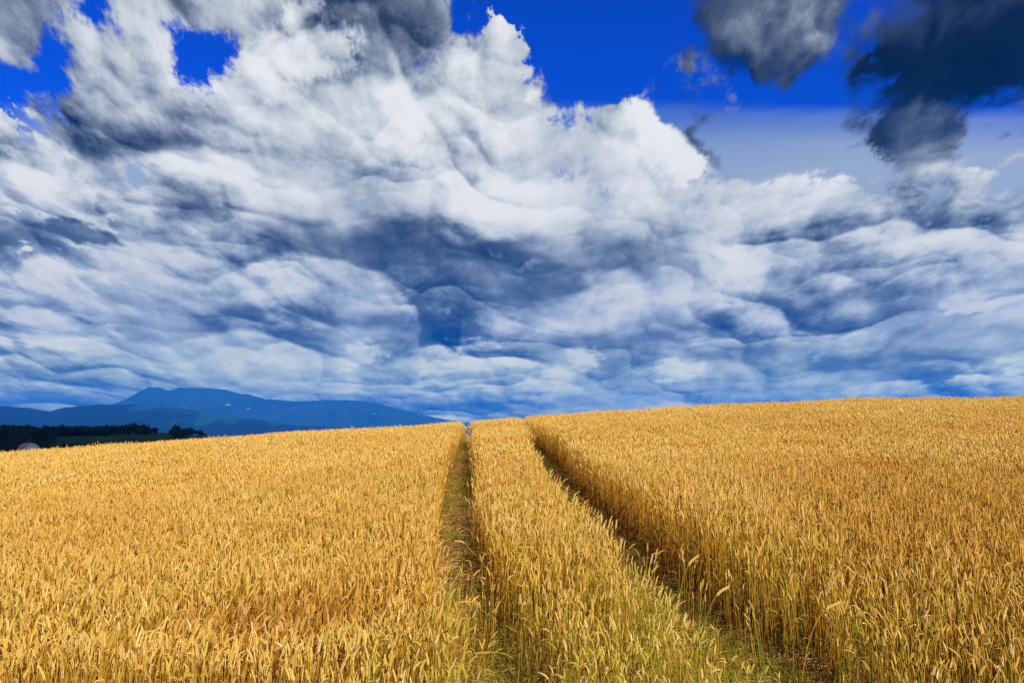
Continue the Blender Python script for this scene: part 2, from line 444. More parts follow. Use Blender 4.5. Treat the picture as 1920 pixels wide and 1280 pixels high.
def build_ground():
    t = np.linspace(-1, 1, 421)
    xs = np.sign(t) * (np.abs(t) * 42 + np.abs(t) ** 9 * 45000)
    u = np.linspace(0, 1, 401)
    ys = -12 + u * 52 + u ** 9 * 60000
    ys = np.concatenate([[-45000, -9000, -2000, -500, -120, -40, -25], ys])
    X, Y = np.meshgrid(xs, ys)
    Xc, Yc = np.clip(X, -300, 300), np.clip(Y, -60, 500)
    Z = height(Xc, Yc) + far_floor(X, Y)
    verts = np.stack([X, Y, Z], -1).reshape(-1, 3)
    m, n, b, out = principled('soil', 0.95, 0.1)
    pos = n.new('ShaderNodeNewGeometry').outputs['Position']
    px, py, pz = n.sep(pos)
    clod = n.noise(pos, 14.0, 6.0, 0.65)
    soil = n.ramp(clod, [(0.3, (0.018, 0.009, 0.004)), (0.5, (0.05, 0.026, 0.010)), (0.7, (0.10, 0.055, 0.022))])
    litter = n.noise(n.v('MULTIPLY', pos, (1.0, 0.6, 1.0)), 60.0, 3.0, 0.6)
    soil = n.mix(n.step(litter, 0.52, 0.66, 0.0, 0.6), soil, (0.16, 0.08, 0.022))
    moss = n.noise(pos, 2.2, 3.0, 0.6)
    soil = n.mix(n.step(moss, 0.46, 0.62, 0.0, 0.7), soil, (0.055, 0.075, 0.012))
    patch = n.new('ShaderNodeTexVoronoi', voronoi_dimensions='2D')
    n.put(patch.inputs['Vector'], pos)
    patch.inputs['Scale'].default_value = 0.004
    land = n.mix(n.step(n.sep(patch.outputs['Color'])[0], 0.35, 0.4), (0.020, 0.048, 0.012), (0.03, 0.075, 0.018))
    land = n.mix(n.step(n.noise(pos, 0.003, 4.0, 0.6), 0.45, 0.5), land, (0.012, 0.024, 0.008))
    far = n.step(n.v('LENGTH', pos), 46.0, 60.0)
    n.put(b.inputs['Base Color'], n.mix(far, soil, land))
    bump = n.new('ShaderNodeBump')
    bump.inputs['Strength'].default_value = 0.8
    bump.inputs['Distance'].default_value = 0.03
    n.put(bump.inputs['Height'], clod)
    n.put(b.inputs['Normal'], bump.outputs[0])
    o = mesh_object('ground', verts, grid_faces(len(xs), len(ys)), m)
    tag(o, kind='structure')


build_ground()

# ------------------------------------------------------------------ wheat
def plant_material(name, kind):
    """kind 'wheat' reads the vertex colour (r: random of the stalk, g: height along it, b: 0 stem, 0.5 leaf, 1 ear)"""
    m = bpy.data.materials.new(name)
    m.use_nodes = True
    n = Nodes(m.node_tree)
    att = n.new('ShaderNodeVertexColor')
    att.layer_name = 'plant'
    rnd, hgt, part = n.sep(att.outputs['Color'])
    pos = n.new('ShaderNodeNewGeometry').outputs['Position']
    info = n.new('ShaderNodeObjectInfo').outputs['Random']
    r2 = n.m('FRACT', n.m('ADD', n.m('MULTIPLY', rnd, 7.31), info))
    if kind == 'wheat':
        px, py, pz = n.sep(pos)
        # how green the crop still is: along the tracks and at the sparse front edge
        big = n.noise(pos, 0.9, 3.0, 0.6)
        front = n.m('MULTIPLY', n.step(py, 7.8, 3.6), n.m('MULTIPLY', n.step(px, -1.3, 0.1), n.step(px, 3.2, 1.6, 0.22, 1.0)))
        green = n.m('ADD', n.m('MULTIPLY', front, 0.62), n.m('MULTIPLY', n.step(big, 0.52, 0.70), 0.10))
        g_ear = n.step(r2, 1.0, 0.45, 0.0, 1.0)
        gsel = n.step(n.m('SUBTRACT', green, r2), -0.20, 0.10)
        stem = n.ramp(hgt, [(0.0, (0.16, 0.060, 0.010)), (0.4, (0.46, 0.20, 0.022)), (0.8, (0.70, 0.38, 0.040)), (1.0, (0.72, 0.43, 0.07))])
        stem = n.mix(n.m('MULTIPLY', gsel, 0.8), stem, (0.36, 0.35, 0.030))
        ear = n.ramp(r2, [(0.0, (0.60, 0.33, 0.055)), (0.3, (0.72, 0.45, 0.090)), (0.7, (0.79, 0.53, 0.13)), (0.93, (0.84, 0.58, 0.19)), (1.0, (0.88, 0.70, 0.36))])
        ear = n.mix(n.m('MULTIPLY', gsel, 0.62), ear, (0.54, 0.47, 0.06))
        leaf = n.ramp(r2, [(0.0, (0.42, 0.16, 0.025)), (0.4, (0.60, 0.30, 0.05)), (1.0, (0.72, 0.50, 0.16))])
        leaf = n.mix(n.m('MULTIPLY', gsel, 0.7), leaf, (0.16, 0.27, 0.03))
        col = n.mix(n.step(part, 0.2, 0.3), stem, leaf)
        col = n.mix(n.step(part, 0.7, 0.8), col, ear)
        # lodged patches are ripe and reddish
        for (cx, cy, rx_, ry_) in LODGED:
            d = n.v('LENGTH', n.v('DIVIDE', n.v('SUBTRACT', n.xyz(px, py, 0.0), (cx, cy, 0.0)), (rx_, ry_, 1.0)))
            col = n.mix(n.step(d, 1.1, 0.5, 0.0, 0.75), col, n.mix(0.5, (0.60, 0.16, 0.012), col))
        tone = n.noise(pos, 0.35, 3.0, 0.55)
        col = n.mix(n.step(tone, 0.38, 0.62, 0.0, 0.50), col, n.mix(1.0, col, (0.96, 0.80, 0.62), 'MULTIPLY'))
        col = n.mix(n.m('MULTIPLY', n.step(px, 0.5, 5.0), n.step(py, 11.0, 6.0)), col, n.mix(1.0, col, (0.86, 0.78, 0.60), 'MULTIPLY'))
        trans = 0.28
    elif kind == 'grass':
        tone = n.noise(pos, 3.0, 2.0, 0.6)
        col = n.ramp(n.m('ADD', n.m('MULTIPLY', r2, 0.6), n.m('MULTIPLY', tone, 0.4)),
                     [(0.15, (0.12, 0.17, 0.012)), (0.4, (0.26, 0.30, 0.020)), (0.6, (0.42, 0.34, 0.035)), (0.75, (0.38, 0.18, 0.025)), (1.0, (0.32, 0.09, 0.015))])
        trans = 0.4
    else:
        col = n.ramp(r2, [(0.0, (0.24, 0.09, 0.02)), (0.4, (0.44, 0.22, 0.05)), (0.8, (0.58, 0.36, 0.11)), (1.0, (0.66, 0.46, 0.2))])
        trans = 0.15
    b = n.new('ShaderNodeBsdfPrincipled')
    b.inputs['Roughness'].default_value = 0.62
    b.inputs['Specular IOR Level'].default_value = 0.18
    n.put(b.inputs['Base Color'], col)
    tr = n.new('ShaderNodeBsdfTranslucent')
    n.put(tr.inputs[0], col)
    mix = n.new('ShaderNodeMixShader')
    mix.inputs[0].default_value = trans
    n.put(mix.inputs[1], b.outputs[0])
    n.put(mix.inputs[2], tr.outputs[0])
    out = n.new('ShaderNodeOutputMaterial')
    n.put(out.inputs[0], mix.outputs[0])
    return m


# patches where the stalks lean over: x, y, half width, half depth (lean and direction added below)
LODGED = [(5.0, 9.4, 1.1, .55), (6.6, 8.6, .9, .45), (-1.5, 4.5, .8, .5)]


class Plants:
    """collects faces with their plant colour"""
    def __init__(self):
        self.v, self.f, self.c = [], [], []

    def tube(self, pts, radii, sides, col, close=True):
        base = len(self.v)
        pts = [Vector(p) for p in pts]
        for i, (p, r) in enumerate(zip(pts, radii)):
            d = (pts[min(i + 1, len(pts) - 1)] - pts[max(i - 1, 0)]).normalized()
            a = d.orthogonal().normalized() if abs(d.z) < .95 else Vector((1, 0, 0))
            a = (a - d * a.dot(d)).normalized()
            b = d.cross(a)
            for k in range(sides):
                t = 2 * math.pi * k / sides
                self.v.append(p + (a * math.cos(t) + b * math.sin(t)) * r)
                self.c.append(col(i / (len(pts) - 1)))
        for i in range(len(pts) - 1):
            for k in range(sides):
                a0 = base + i * sides + k
                a1 = base + i * sides + (k + 1) % sides
                self.f.append((a0, a1, a1 + sides, a0 + sides))

    def ribbon(self, pts, widths, side, col):
        base = len(self.v)
        for i, (p, w) in enumerate(zip(pts, widths)):
            s = side * (w / 2)
            self.v += [Vector(p) - s, Vector(p) + s]
            self.c += [col(i / (len(pts) - 1))] * 2
        for i in range(len(pts) - 1):
            a = base + i * 2
            self.f.append((a, a + 1, a + 3, a + 2))

    def grain(self, p, d, out, ln, w, col):
        # one spikelet: a pointed lozenge
        base = len(self.v)
        s = d.cross(out).normalized()
        q = p + d * ln * .42
        self.v += [p, q + out * w * .9, q + s * w, q - out * w * .35, q - s * w, p + d * ln + out * w * .5]
        self.c += [col] * 6
        for i in range(4):
            j = (i + 1) % 4
            self.f += [(base, base + 1 + j, base + 1 + i), (base + 5, base + 1 + i, base + 1 + j)]

    def mesh(self, name, mat):
        me = bpy.data.meshes.new(name)
        me.from_pydata([tuple(v) for v in self.v], [], self.f)
        me.materials.append(mat)
        a = me.color_attributes.new('plant', 'FLOAT_COLOR', 'POINT')
        a.data.foreach_set('color', np.array([(*c, 1.0) for c in self.c], np.float32).ravel())
        me.shade_smooth()
        return me


def wheat_stalk(P, rng, base, h, lean, nod, fine, rnd=None, leaves=None):
    """one stalk: stem, dry leaves and the ear. returns nothing, adds to P"""
    rnd = rng.random() if rnd is None else rnd
    la = rng.uniform(0, 2 * math.pi)
    ld = Vector((math.cos(la), math.sin(la), 0))
    p = Vector(base)
    pts = [p.copy()]
    seg = 4
    for i in range(seg):
        d = (Vector((0, 0, 1)) + ld * lean * (i / seg + .3)).normalized()
        p = p + d * (h / seg)
        pts.append(p.copy())
    P.tube(pts, [.0021, .0020, .0018, .0016, .0012], 3, lambda t: (rnd, t, 0.0))
    # ear
    L = rng.uniform(.060, .086)
    n = 4
    d0 = (Vector((0, 0, 1)) + ld * (lean + .05)).normalized()
    axis = [p.copy()]
    dirs = []
    for i in range(n):
        tt = (i + 1) / n * nod
        d = (d0 * math.cos(tt) + ld * math.sin(tt)).normalized()
        dirs.append(d)
        p = p + d * (L / n)
        axis.append(p.copy())
    dirs.append(dirs[-1])

    def at(t):
        k = min(int(t * n), n - 1)
        return axis[k].lerp(axis[k + 1], t * n - k), dirs[k]
    side_a = rng.uniform(0, math.pi)
    if fine:
        m = 11
        for i in range(m):
            q, d = at(i / (m + .6))
            s = Vector((math.cos(side_a), math.sin(side_a), 0))
            s = (s - d * s.dot(d)).normalized()
            for sg in (-1, 1):
                w = .0044 * (1 - .45 * abs(i / m - .35)) * rng.uniform(.9, 1.1)
                P.grain(q + d * (.003 * sg), (d + s * sg * .28).normalized(), s * sg, L * .20, w, (rnd, .5 + .5 * i / m, 1.0))
        # short bristles at the tip
        for k in range(3):
            q, d = at(.93)
            o = Vector((rng.uniform(-1, 1), rng.uniform(-1, 1), .2)) * .35
            P.ribbon([q, q + (d + o).normalized() * .022], [.0014, .0003], Vector((math.cos(side_a), math.sin(side_a), 0)), lambda t: (rnd, 1, 1.0))
    else:
        rad = [.002, .0058, .0047, .0063, .0050, .0058, .0043, .0012]
        pts = [at(min(.999, k / 7))[0] for k in range(8)]
        P.tube(pts, rad, 4, lambda t: (rnd, t, 1.0))
    # leaves
    for k in range(rng.choice((0, 1, 1)) if leaves is None else leaves):
        t0 = rng.uniform(.3, .72)
        b0 = pts_at(P, base, ld, lean, h, t0)
        a = rng.uniform(0, 2 * math.pi)
        o = Vector((math.cos(a), math.sin(a), 0))
        ll = rng.uniform(.07, .17)
        droop = rng.uniform(1.2, 2.6)
        q = b0.copy()
        lp = [q.copy()]
        for i in range(4):
            ang = 1.1 - droop * (i / 3)
            q = q + (o * math.cos(ang) + Vector((0, 0, 1)) * math.sin(ang)) * (ll / 4)
            lp.append(q.copy())
        sd = Vector((-o.y, o.x, rng.uniform(-.8, .8))).normalized()
        wd = rng.uniform(.004, .007)
        P.ribbon(lp, [wd * .7, wd, wd * .8, wd * .5, wd * .1], sd, lambda t: ((rnd + .37) % 1, t0, 0.5))


def pts_at(P, base, ld, lean, h, t):
    p = Vector(base)
    seg = 4
    for i in range(seg):
        f = min(1, max(0, t * seg - i))
        p = p + (Vector((0, 0, 1)) + ld * lean * (i / seg + .3)).normalized() * (h / seg) * f
    return p


def clump_prototypes(prefix, count, maker, mat):
    col = bpy.data.collections.new(prefix)      # kept out of the scene: only the field object instances it
    for i in range(count):
        P = Plants()
        maker(P, random.Random(1000 + 17 * i), i)
        o = bpy.data.objects.new('%s_%02d' % (prefix, i), P.mesh(prefix, mat))
        col.objects.link(o)
    return col


def scatter(name, col, pts, scl, rot, idx, kind='stuff', label=None, category=None):
    """one object whose geometry nodes put a clump from the collection on every point"""
    me = bpy.data.meshes.new(name)
    me.vertices.add(len(pts))
    me.vertices.foreach_set('co', np.asarray(pts, np.float32).ravel())
    for an, tp, data in (('scl', 'FLOAT_VECTOR', scl), ('rot', 'FLOAT_VECTOR', rot), ('idx', 'INT', idx)):
        a = me.attributes.new(an, tp, 'POINT')
        a.data.foreach_set('vector' if tp == 'FLOAT_VECTOR' else 'value', np.asarray(data, np.float32 if tp != 'INT' else np.int32).ravel())
    o = bpy.data.objects.new(name, me)
    scene.collection.objects.link(o)
    ng = bpy.data.node_groups.new(name, 'GeometryNodeTree')
    ng.interface.new_socket('Geometry', in_out='INPUT', socket_type='NodeSocketGeometry')
    ng.interface.new_socket('Geometry', in_out='OUTPUT', socket_type='NodeSocketGeometry')
    N, Lk = ng.nodes, ng.links
    gi, go = N.new('NodeGroupInput'), N.new('NodeGroupOutput')
    ci = N.new('GeometryNodeCollectionInfo')
    ci.inputs['Collection'].default_value = col
    ci.inputs['Separate Children'].default_value = True
    ci.inputs['Reset Children'].default_value = True
    ip = N.new('GeometryNodeInstanceOnPoints')
    ip.inputs['Pick Instance'].default_value = True

    def attr(nm, tp):
        a = N.new('GeometryNodeInputNamedAttribute')
        a.data_type = tp
        a.inputs['Name'].default_value = nm
        return [s for s in a.outputs if s.enabled][0]
    Lk.new(gi.outputs[0], ip.inputs['Points'])
    Lk.new(ci.outputs[0], ip.inputs['Instance'])
    Lk.new(attr('idx', 'INT'), ip.inputs['Instance Index'])
    er = N.new('FunctionNodeEulerToRotation')
    Lk.new(attr('rot', 'FLOAT_VECTOR'), er.inputs[0])
    Lk.new(er.outputs[0], ip.inputs['Rotation'])
    Lk.new(attr('scl', 'FLOAT_VECTOR'), ip.inputs['Scale'])
    Lk.new(ip.outputs[0], go.inputs[0])
    md = o.modifiers.new(name, 'NODES')
    md.node_group = ng
    return tag(o, label, category, kind=kind)


MAT_WHEAT = plant_material('ripe_wheat', 'wheat')
MAT_GRASS = plant_material('track_grass', 'grass')
MAT_STRAW = plant_material('straw', 'straw')


def smooth_noise(x, y, scale, seed):
    rs = np.random.RandomState(seed)
    s = np.zeros_like(x)
    for _ in range(10):
        a, f, ph = rs.uniform(0, 6.283), rs.uniform(.6, 1.6) / scale, rs.uniform(0, 6.283)
        s = s + np.sin(x * f * math.cos(a) + y * f * math.sin(a) + ph)
    return s / 4.5


def build_wheat():
    def fine(P, rng, i):
        for k in range(5):
            a, r = rng.uniform(0, 6.283), .075 * math.sqrt(rng.random())
            nod = rng.uniform(.0, .5) if rng.random() < .87 else rng.uniform(.9, 2.0)
            wheat_stalk(P, rng, (math.cos(a) * r, math.sin(a) * r, 0), rng.uniform(.66, .80), rng.uniform(.02, .16), nod, True)

    def coarse(P, rng, i):
        for k in range(6):
            a, r = rng.uniform(0, 6.283), .085 * math.sqrt(rng.random())
            nod = rng.uniform(.0, .5) if rng.random() < .8 else rng.uniform(.8, 1.6)
            wheat_stalk(P, rng, (math.cos(a) * r, math.sin(a) * r, 0), rng.uniform(.67, .79), rng.uniform(.02, .15), nod, False, leaves=1)
    NF, NC = 22, 16
    col = bpy.data.collections.new('wheat_clump')
    for i in range(NF + NC):
        P = Plants()
        (fine if i < NF else coarse)(P, random.Random(500 + 31 * i), i)
        o = bpy.data.objects.new('wheat_clump_%02d' % i, P.mesh('wheat_clump', MAT_WHEAT))
        col.objects.link(o)

    rs = np.random.RandomState(11)
    pts, scl, rot, idx = [], [], [], []
    cell = .099
    ys = np.arange(2.9, 34, cell)
    for y0 in ys:
        c = cell if y0 < 26 else cell * 1.35
        if y0 >= 26 and int(y0 / cell) % 3 == 0:
            continue
        half = .80 * y0 + 3.5
        xs = np.arange(-half, half, c)
        x = xs + rs.uniform(-.5, .5, len(xs)) * c
        y = y0 + rs.uniform(-.5, .5, len(xs)) * c
        e = edges(y)
        wob = .05 * smooth_noise(x, y, .35, 3)
        d_l = e[0] + wob - x                       # inside left block when positive
        d_m = np.minimum(x - e[1], e[2] - x) + wob
        d_r = x - e[3] + wob
        inside = np.maximum(np.maximum(d_l, d_m), d_r)
        front = 3.45 + .35 * smooth_noise(x, y * 0, .7, 8) + np.clip((x + .2) * .35, 0, .35)
        stray = (inside <= 0) & (y < 6.2) & (y > front + .2) & (rs.uniform(0, 1, len(x)) < .16)
        keep = ((inside > 0) | stray) & (y > front)
        # thin, low, green growth where the middle block and the block edges meet the headland
        low = np.clip((5.6 - y) / 2.0, 0, 1) * np.clip((x + .9) / .8, 0, 1) * np.clip((2.9 - x) / .9, 0, 1)
        keep &= rs.uniform(0, 1, len(x)) > low * .35
        edge_thin = np.clip(1 - inside / .10, 0, 1)
        keep &= rs.uniform(0, 1, len(x)) > edge_thin * .35
        x, y, low, inside, edge_thin, stray = (a[keep] for a in (x, y, low, inside, edge_thin, stray))
        edge_thin = np.clip(edge_thin, 0, 1)
        n = len(x)
        if not n:
            continue
        z = height(x, y) - .01
        hs = 1.0 + .065 * smooth_noise(x, y, 1.3, 21) + .035 * smooth_noise(x, y, .4, 22) + rs.normal(0, .035, n)
        hs = hs * (1 - .42 * low) - .07 * edge_thin - np.where(stray, rs.uniform(.0, .35, n), 0)
        # lean: a gentle drift of the whole crop plus the lodged patches
        tx = .05 * smooth_noise(x, y, 2.2, 31) + rs.normal(0, .05, n)      # towards +x
        ty = .05 * smooth_noise(x, y, 2.2, 32) + rs.normal(0, .05, n)
        for (cx, cy, rx, ry), (lx, ly) in zip(LODGED, ((-.55, -.25), (-.4, -.3), (.30, -.35))):
            g = np.exp(-((x - cx) / rx) ** 2 - ((y - cy) / ry) ** 2)
            tx = tx + lx * g
            ty = ty + ly * g
            hs = hs * (1 - .06 * g)
        for k in range(n):
            # random spin about the stalk, then lean in world x / y
            spin = rs.uniform(0, 6.283)
            q = Matrix.Rotation(tx[k], 3, 'Y') @ Matrix.Rotation(-ty[k], 3, 'X') @ Matrix.Rotation(spin, 3, 'Z')
            rot.append(tuple(q.to_euler()))
        pts.append(np.stack([x, y, z], 1))
        w = rs.uniform(.92, 1.12, n)
        scl.append(np.stack([w, w, hs * 1.0], 1))
        dist = np.hypot(x, y)
        near = dist < 11
        idx.append(np.where(near, rs.randint(0, NF, n), NF + rs.randint(0, NC, n)))
    pts, scl, idx = np.concatenate(pts), np.concatenate(scl), np.concatenate(idx)
    print('wheat clumps', len(pts))
    scatter('wheat_field', col, pts, scl, rot, idx, label='ripe golden wheat covering the hill on both sides of the wheel tracks', category='wheat')


def build_track_growth():
    def tuft(P, rng, i):
        for k in range(12):
            a, r = rng.uniform(0, 6.283), .07 * math.sqrt(rng.random())
            b = Vector((math.cos(a) * r, math.sin(a) * r, 0))
            a2 = rng.uniform(0, 6.283)
            o = Vector((math.cos(a2), math.sin(a2), 0))
            ln, q, lp = rng.uniform(.12, .34), b.copy(), [b.copy()]
            for s in range(4):
                ang = 1.45 - rng.uniform(.2, .5) * s
                q = q + (o * math.cos(ang) + Vector((0, 0, 1)) * math.sin(ang)) * ln / 4
                lp.append(q.copy())
            w = rng.uniform(.003, .007)
            rd = rng.random()
            P.ribbon(lp, [w, w, w * .8, w * .5, w * .1], Vector((-o.y, o.x, 0)), lambda t: (rd, t, .5))

    def straw(P, rng, i):
        for k in range(14):
            x, y, a = rng.uniform(-.12, .12), rng.uniform(-.12, .12), rng.uniform(0, 6.283)
            ln = rng.uniform(.05, .22)
            d = Vector((math.cos(a), math.sin(a), rng.uniform(-.05, .35)))
            p = Vector((x, y, rng.uniform(.005, .035)))
            rd = rng.random()
            P.ribbon([p, p + d * ln * .5, p + d * ln - Vector((0, 0, ln * .1))], [.004, .004, .002], Vector((-d.y, d.x, .5)).normalized(), lambda t: (rd, t, 0))
    cg = clump_prototypes('grass_tuft', 10, tuft, MAT_GRASS)
    cs = clump_prototypes('straw_litter', 8, straw, MAT_STRAW)
    rs = np.random.RandomState(77)
    N = 60000
    y = 3.2 + 26 * rs.uniform(0, 1, N) ** 1.3
    x = rs.uniform(-3.0, 3.6, N)
    e = edges(y)
    inl = np.minimum(x - e[0], e[1] - x)
    inr = np.minimum(x - e[2], e[3] - x)
    ins = np.maximum(inl, inr)
    frontz = (y < 5.4) & (x > -.9) & (x < 2.6)
    sel = (ins > -.10) | frontz
    x, y, ins, inl = x[sel], y[sel], ins[sel], inl[sel]
    left = inl > -.12
    gn = smooth_noise(x, y, .5, 5)
    # the right track is grassy on its left half, the left track mixed brown and green
    e = edges(y)
    rel = np.where(left, (x - e[0]) / (e[1] - e[0]), (x - e[2]) / (e[3] - e[2]))
    dens = np.where(left, .26 + .32 * gn, .75 - .75 * np.clip(rel - .25, 0, 1) + .2 * gn)
    g = (rs.uniform(0, 1, len(x)) < dens) & (ins > -.08)
    g |= (y < 7.0) & (ins > -.1) & (rs.uniform(0, 1, len(x)) < .55)

    def put(name, col, m, nproto, s0, s1, label, cat):
        px, py = x[m], y[m]
        n = len(px)
        P = np.stack([px, py, height(px, py)], 1)
        s = rs.uniform(s0, s1, n)
        far = np.clip(py / 22, .5, 1.1)
        r = np.stack([rs.normal(0, .12, n), rs.normal(0, .12, n), rs.uniform(0, 6.283, n)], 1)
        scatter(name, col, P, np.stack([s, s, s * (far if name == 'grass' else 1)], 1), r, rs.randint(0, nproto, n), label=label, category=cat)
        print(name, n)
    put('grass', cg, g, 10, .6, 1.15, 'green and rusty grass growing along the floor of the two wheel tracks', 'grass')
    st = rs.uniform(0, 1, len(x)) < .38
    put('straw', cs, st, 8, .7, 1.3, 'broken straw lying on the floor of the wheel tracks', 'straw')


build_wheat()
build_track_growth()


# stalks one can tell apart: leaning or bowed over the wheel tracks
def lone_stalk(base, ctrl, tip, ear, label, group, seed):
    """stem as a curve base -> ctrl -> tip, the ear carries on in direction ear"""
    rng = random.Random(seed)
    e = bpy.data.objects.new('wheat_stalk', None)
    scene.collection.objects.link(e)
    bz = float(height(base[0], base[1]))
    e.location = (base[0], base[1], bz)
    tag(e, label, 'wheat stalk', group)
    b, c, t = Vector((0, 0, -.02)), Vector(ctrl), Vector(tip)
    P = Plants()
    pts = [b * (1 - u) ** 2 + c * 2 * u * (1 - u) + t * u * u for u in [i / 10 for i in range(11)]]
    P.tube(pts, [.0026 - .0010 * i / 10 for i in range(11)], 6, lambda u: (.35, .5 + .5 * u, 0.0))
    o = bpy.data.objects.new('stem', P.mesh('stem', MAT_WHEAT))
    scene.collection.objects.link(o)
    o.parent = e
    P = Plants()
    d = (pts[-1] - pts[-2]).normalized()
    g = Vector(ear).normalized()
    q = pts[-1].copy()
    L, m = .10, 13
    for i in range(m):
        dd = d.lerp(g, min(1, .2 + i / m)).normalized()
        s = dd.cross(Vector((0, 1, 0))).normalized()
        for sg in (-1, 1):
            P.grain(q + dd * .003 * sg, (dd + s * sg * .28).normalized(), s * sg, L * .2, .0056 * (1 - .45 * abs(i / m - .35)), (.96, .5 + .5 * i / m, 1.0))
        q = q + dd * L / m
    o = bpy.data.objects.new('ear', P.mesh('ear', MAT_WHEAT))
    scene.collection.objects.link(o)
    o.parent = e
    P = Plants()
    k = pts[4]
    a = rng.uniform(-.6, .6)
    lp = [k, k + Vector((.05 * math.cos(a), .03, .03)), k + Vector((.10 * math.cos(a), .05, .0)), k + Vector((.13 * math.cos(a), .06, -.06))]
    P.ribbon(lp, [.006, .007, .005, .001], Vector((0, 1, .3)).normalized(), lambda u: (.8, .6, .5))
    o = bpy.data.objects.new('leaf', P.mesh('leaf', MAT_WHEAT))
    scene.collection.objects.link(o)
    o.parent = e


def build_lone_stalks():
    left = 'stalks bowed over the left wheel track'
    right = 'stalks fallen across the right wheel track'
    lone_stalk((.02, 6.7), (-.25, -.05, .38), (-.46, -.15, .60), (-1, 0, -.05), 'long straw leaning over the left track, farthest of the three bowed stalks there', left, 1)
    lone_stalk((.05, 5.5), (-.16, -.05, .36), (-.36, -.10, .46), (-1, 0, -.25), 'pale stalk bowed over the left track just below the longest straw', left, 2)
    lone_stalk((.16, 5.0), (-.10, -.1, .30), (-.30, -.15, .30), (-1, 0, -.1), 'low stalk bowed over the left track, nearest the camera of the three', left, 3)
    for i, (dx, dy, h, lab) in enumerate(((0, 0, .46, 'uppermost pale straw fallen from the right block across the right track'),
                                          (.06, -.18, .40, 'second straw down of the fallen bundle across the right track'),
                                          (.03, -.34, .36, 'third straw down of the fallen bundle across the right track'),
                                          (.10, -.50, .28, 'lowest straw of the fallen bundle, lying nearest the floor of the right track'))):
        bx = 1.26 + dx
        lone_stalk((bx, 10.2 + dy), (-.25, .25, h * .95), (-.60 - .05 * i, .55, h), (-1, .3, -.15), lab, right, 10 + i)
    g = 'bowed ears at the front of the right wheel track'
    lone_stalk((1.14, 5.05), (.02, 0, .62), (.12, 0, .78), (.8, 0, .5), 'arched ear standing above the front corner of the middle wheat block', g, 20)
    lone_stalk((1.22, 4.75), (.03, 0, .52), (.14, -.02, .66), (1, 0, .45), 'lower arched ear just right of the tallest one at the middle block corner', g, 21)
    lone_stalk((1.78, 4.5), (.05, 0, .50), (.20, 0, .62), (1, 0, .25), 'bowed ear leaning right over the floor of the right track near the camera', g, 22)


build_lone_stalks()

# ------------------------------------------------------------------ far land: wooded hill with farm, blue hills, mountains
def value_noise(x, y, seed):
    xi, yi = np.floor(x).astype(np.int64), np.floor(y).astype(np.int64)
    fx, fy = x - xi, y - yi
    fx, fy = fx * fx * (3 - 2 * fx), fy * fy * (3 - 2 * fy)

    def h(a, b):
        n = (a * 374761393 + b * 668265263 + seed * 1442695041) & 0x7fffffff
        n = ((n ^ (n >> 13)) * 1274126177) & 0x7fffffff
        return (n ^ (n >> 16)) / 0x7fffffff
    return (h(xi, yi) * (1 - fx) + h(xi + 1, yi) * fx) * (1 - fy) + (h(xi, yi + 1) * (1 - fx) + h(xi + 1, yi + 1) * fx) * fy


def fbm(x, y, seed, octaves=6, gain=.5, ridged=False):
    s, a, t = 0, 1, 0
    for o in range(octaves):
        v = value_noise(x * 2 ** o + 17.3 * o, y * 2 ** o - 9.1 * o, seed + o)
        if ridged:
            v = 1 - abs(2 * v - 1)
        s, t, a = s + a * v, t + a, a * gain
    return s / t


def range_mesh(name, a0, a1, r0, rm, r1, ridge, mat, base=-70, rough=.35, na=420, nr=70, freq=26, seed=3, ridged=True):
    """a chain of hills: ridge = [(bearing in degrees, crest height)], crest at distance rm"""
    az = np.radians(np.linspace(a0, a1, na))
    rr = np.concatenate([np.linspace(r0, rm, nr - 14, endpoint=False), np.linspace(rm, r1, 14)])
    A, RR = np.meshgrid(az, rr)
    H = np.interp(np.degrees(A), [p[0] for p in ridge], [p[1] for p in ridge]) - base
    up = np.where(RR < rm, (RR - r0) / (rm - r0), (r1 - RR) / (r1 - rm))
    up = np.clip(up, 0, 1)
    nz = fbm(A * freq, RR / rm * freq * .8, seed, ridged=ridged)
    crest = np.exp(-((RR - rm) / (.05 * rm)) ** 2)
    prof = up ** 1.25 * (1 + rough * (nz - .62) * (1 - .85 * crest) * np.clip(3 * (1 - up) + .3, 0, 1.6))
    fine = (fbm(A * freq * 7, RR * 0 + 3, seed + 9) - .5) * .03
    Z = base + H * (prof + fine * crest)
    V = np.stack([np.sin(A) * RR, np.cos(A) * RR, Z], -1).reshape(-1, 3)
    return tag(mesh_object(name, V, grid_faces(na, len(rr)), mat), kind='structure')


def bearing(px):
    return math.degrees(math.atan((px - 960) / 1280))


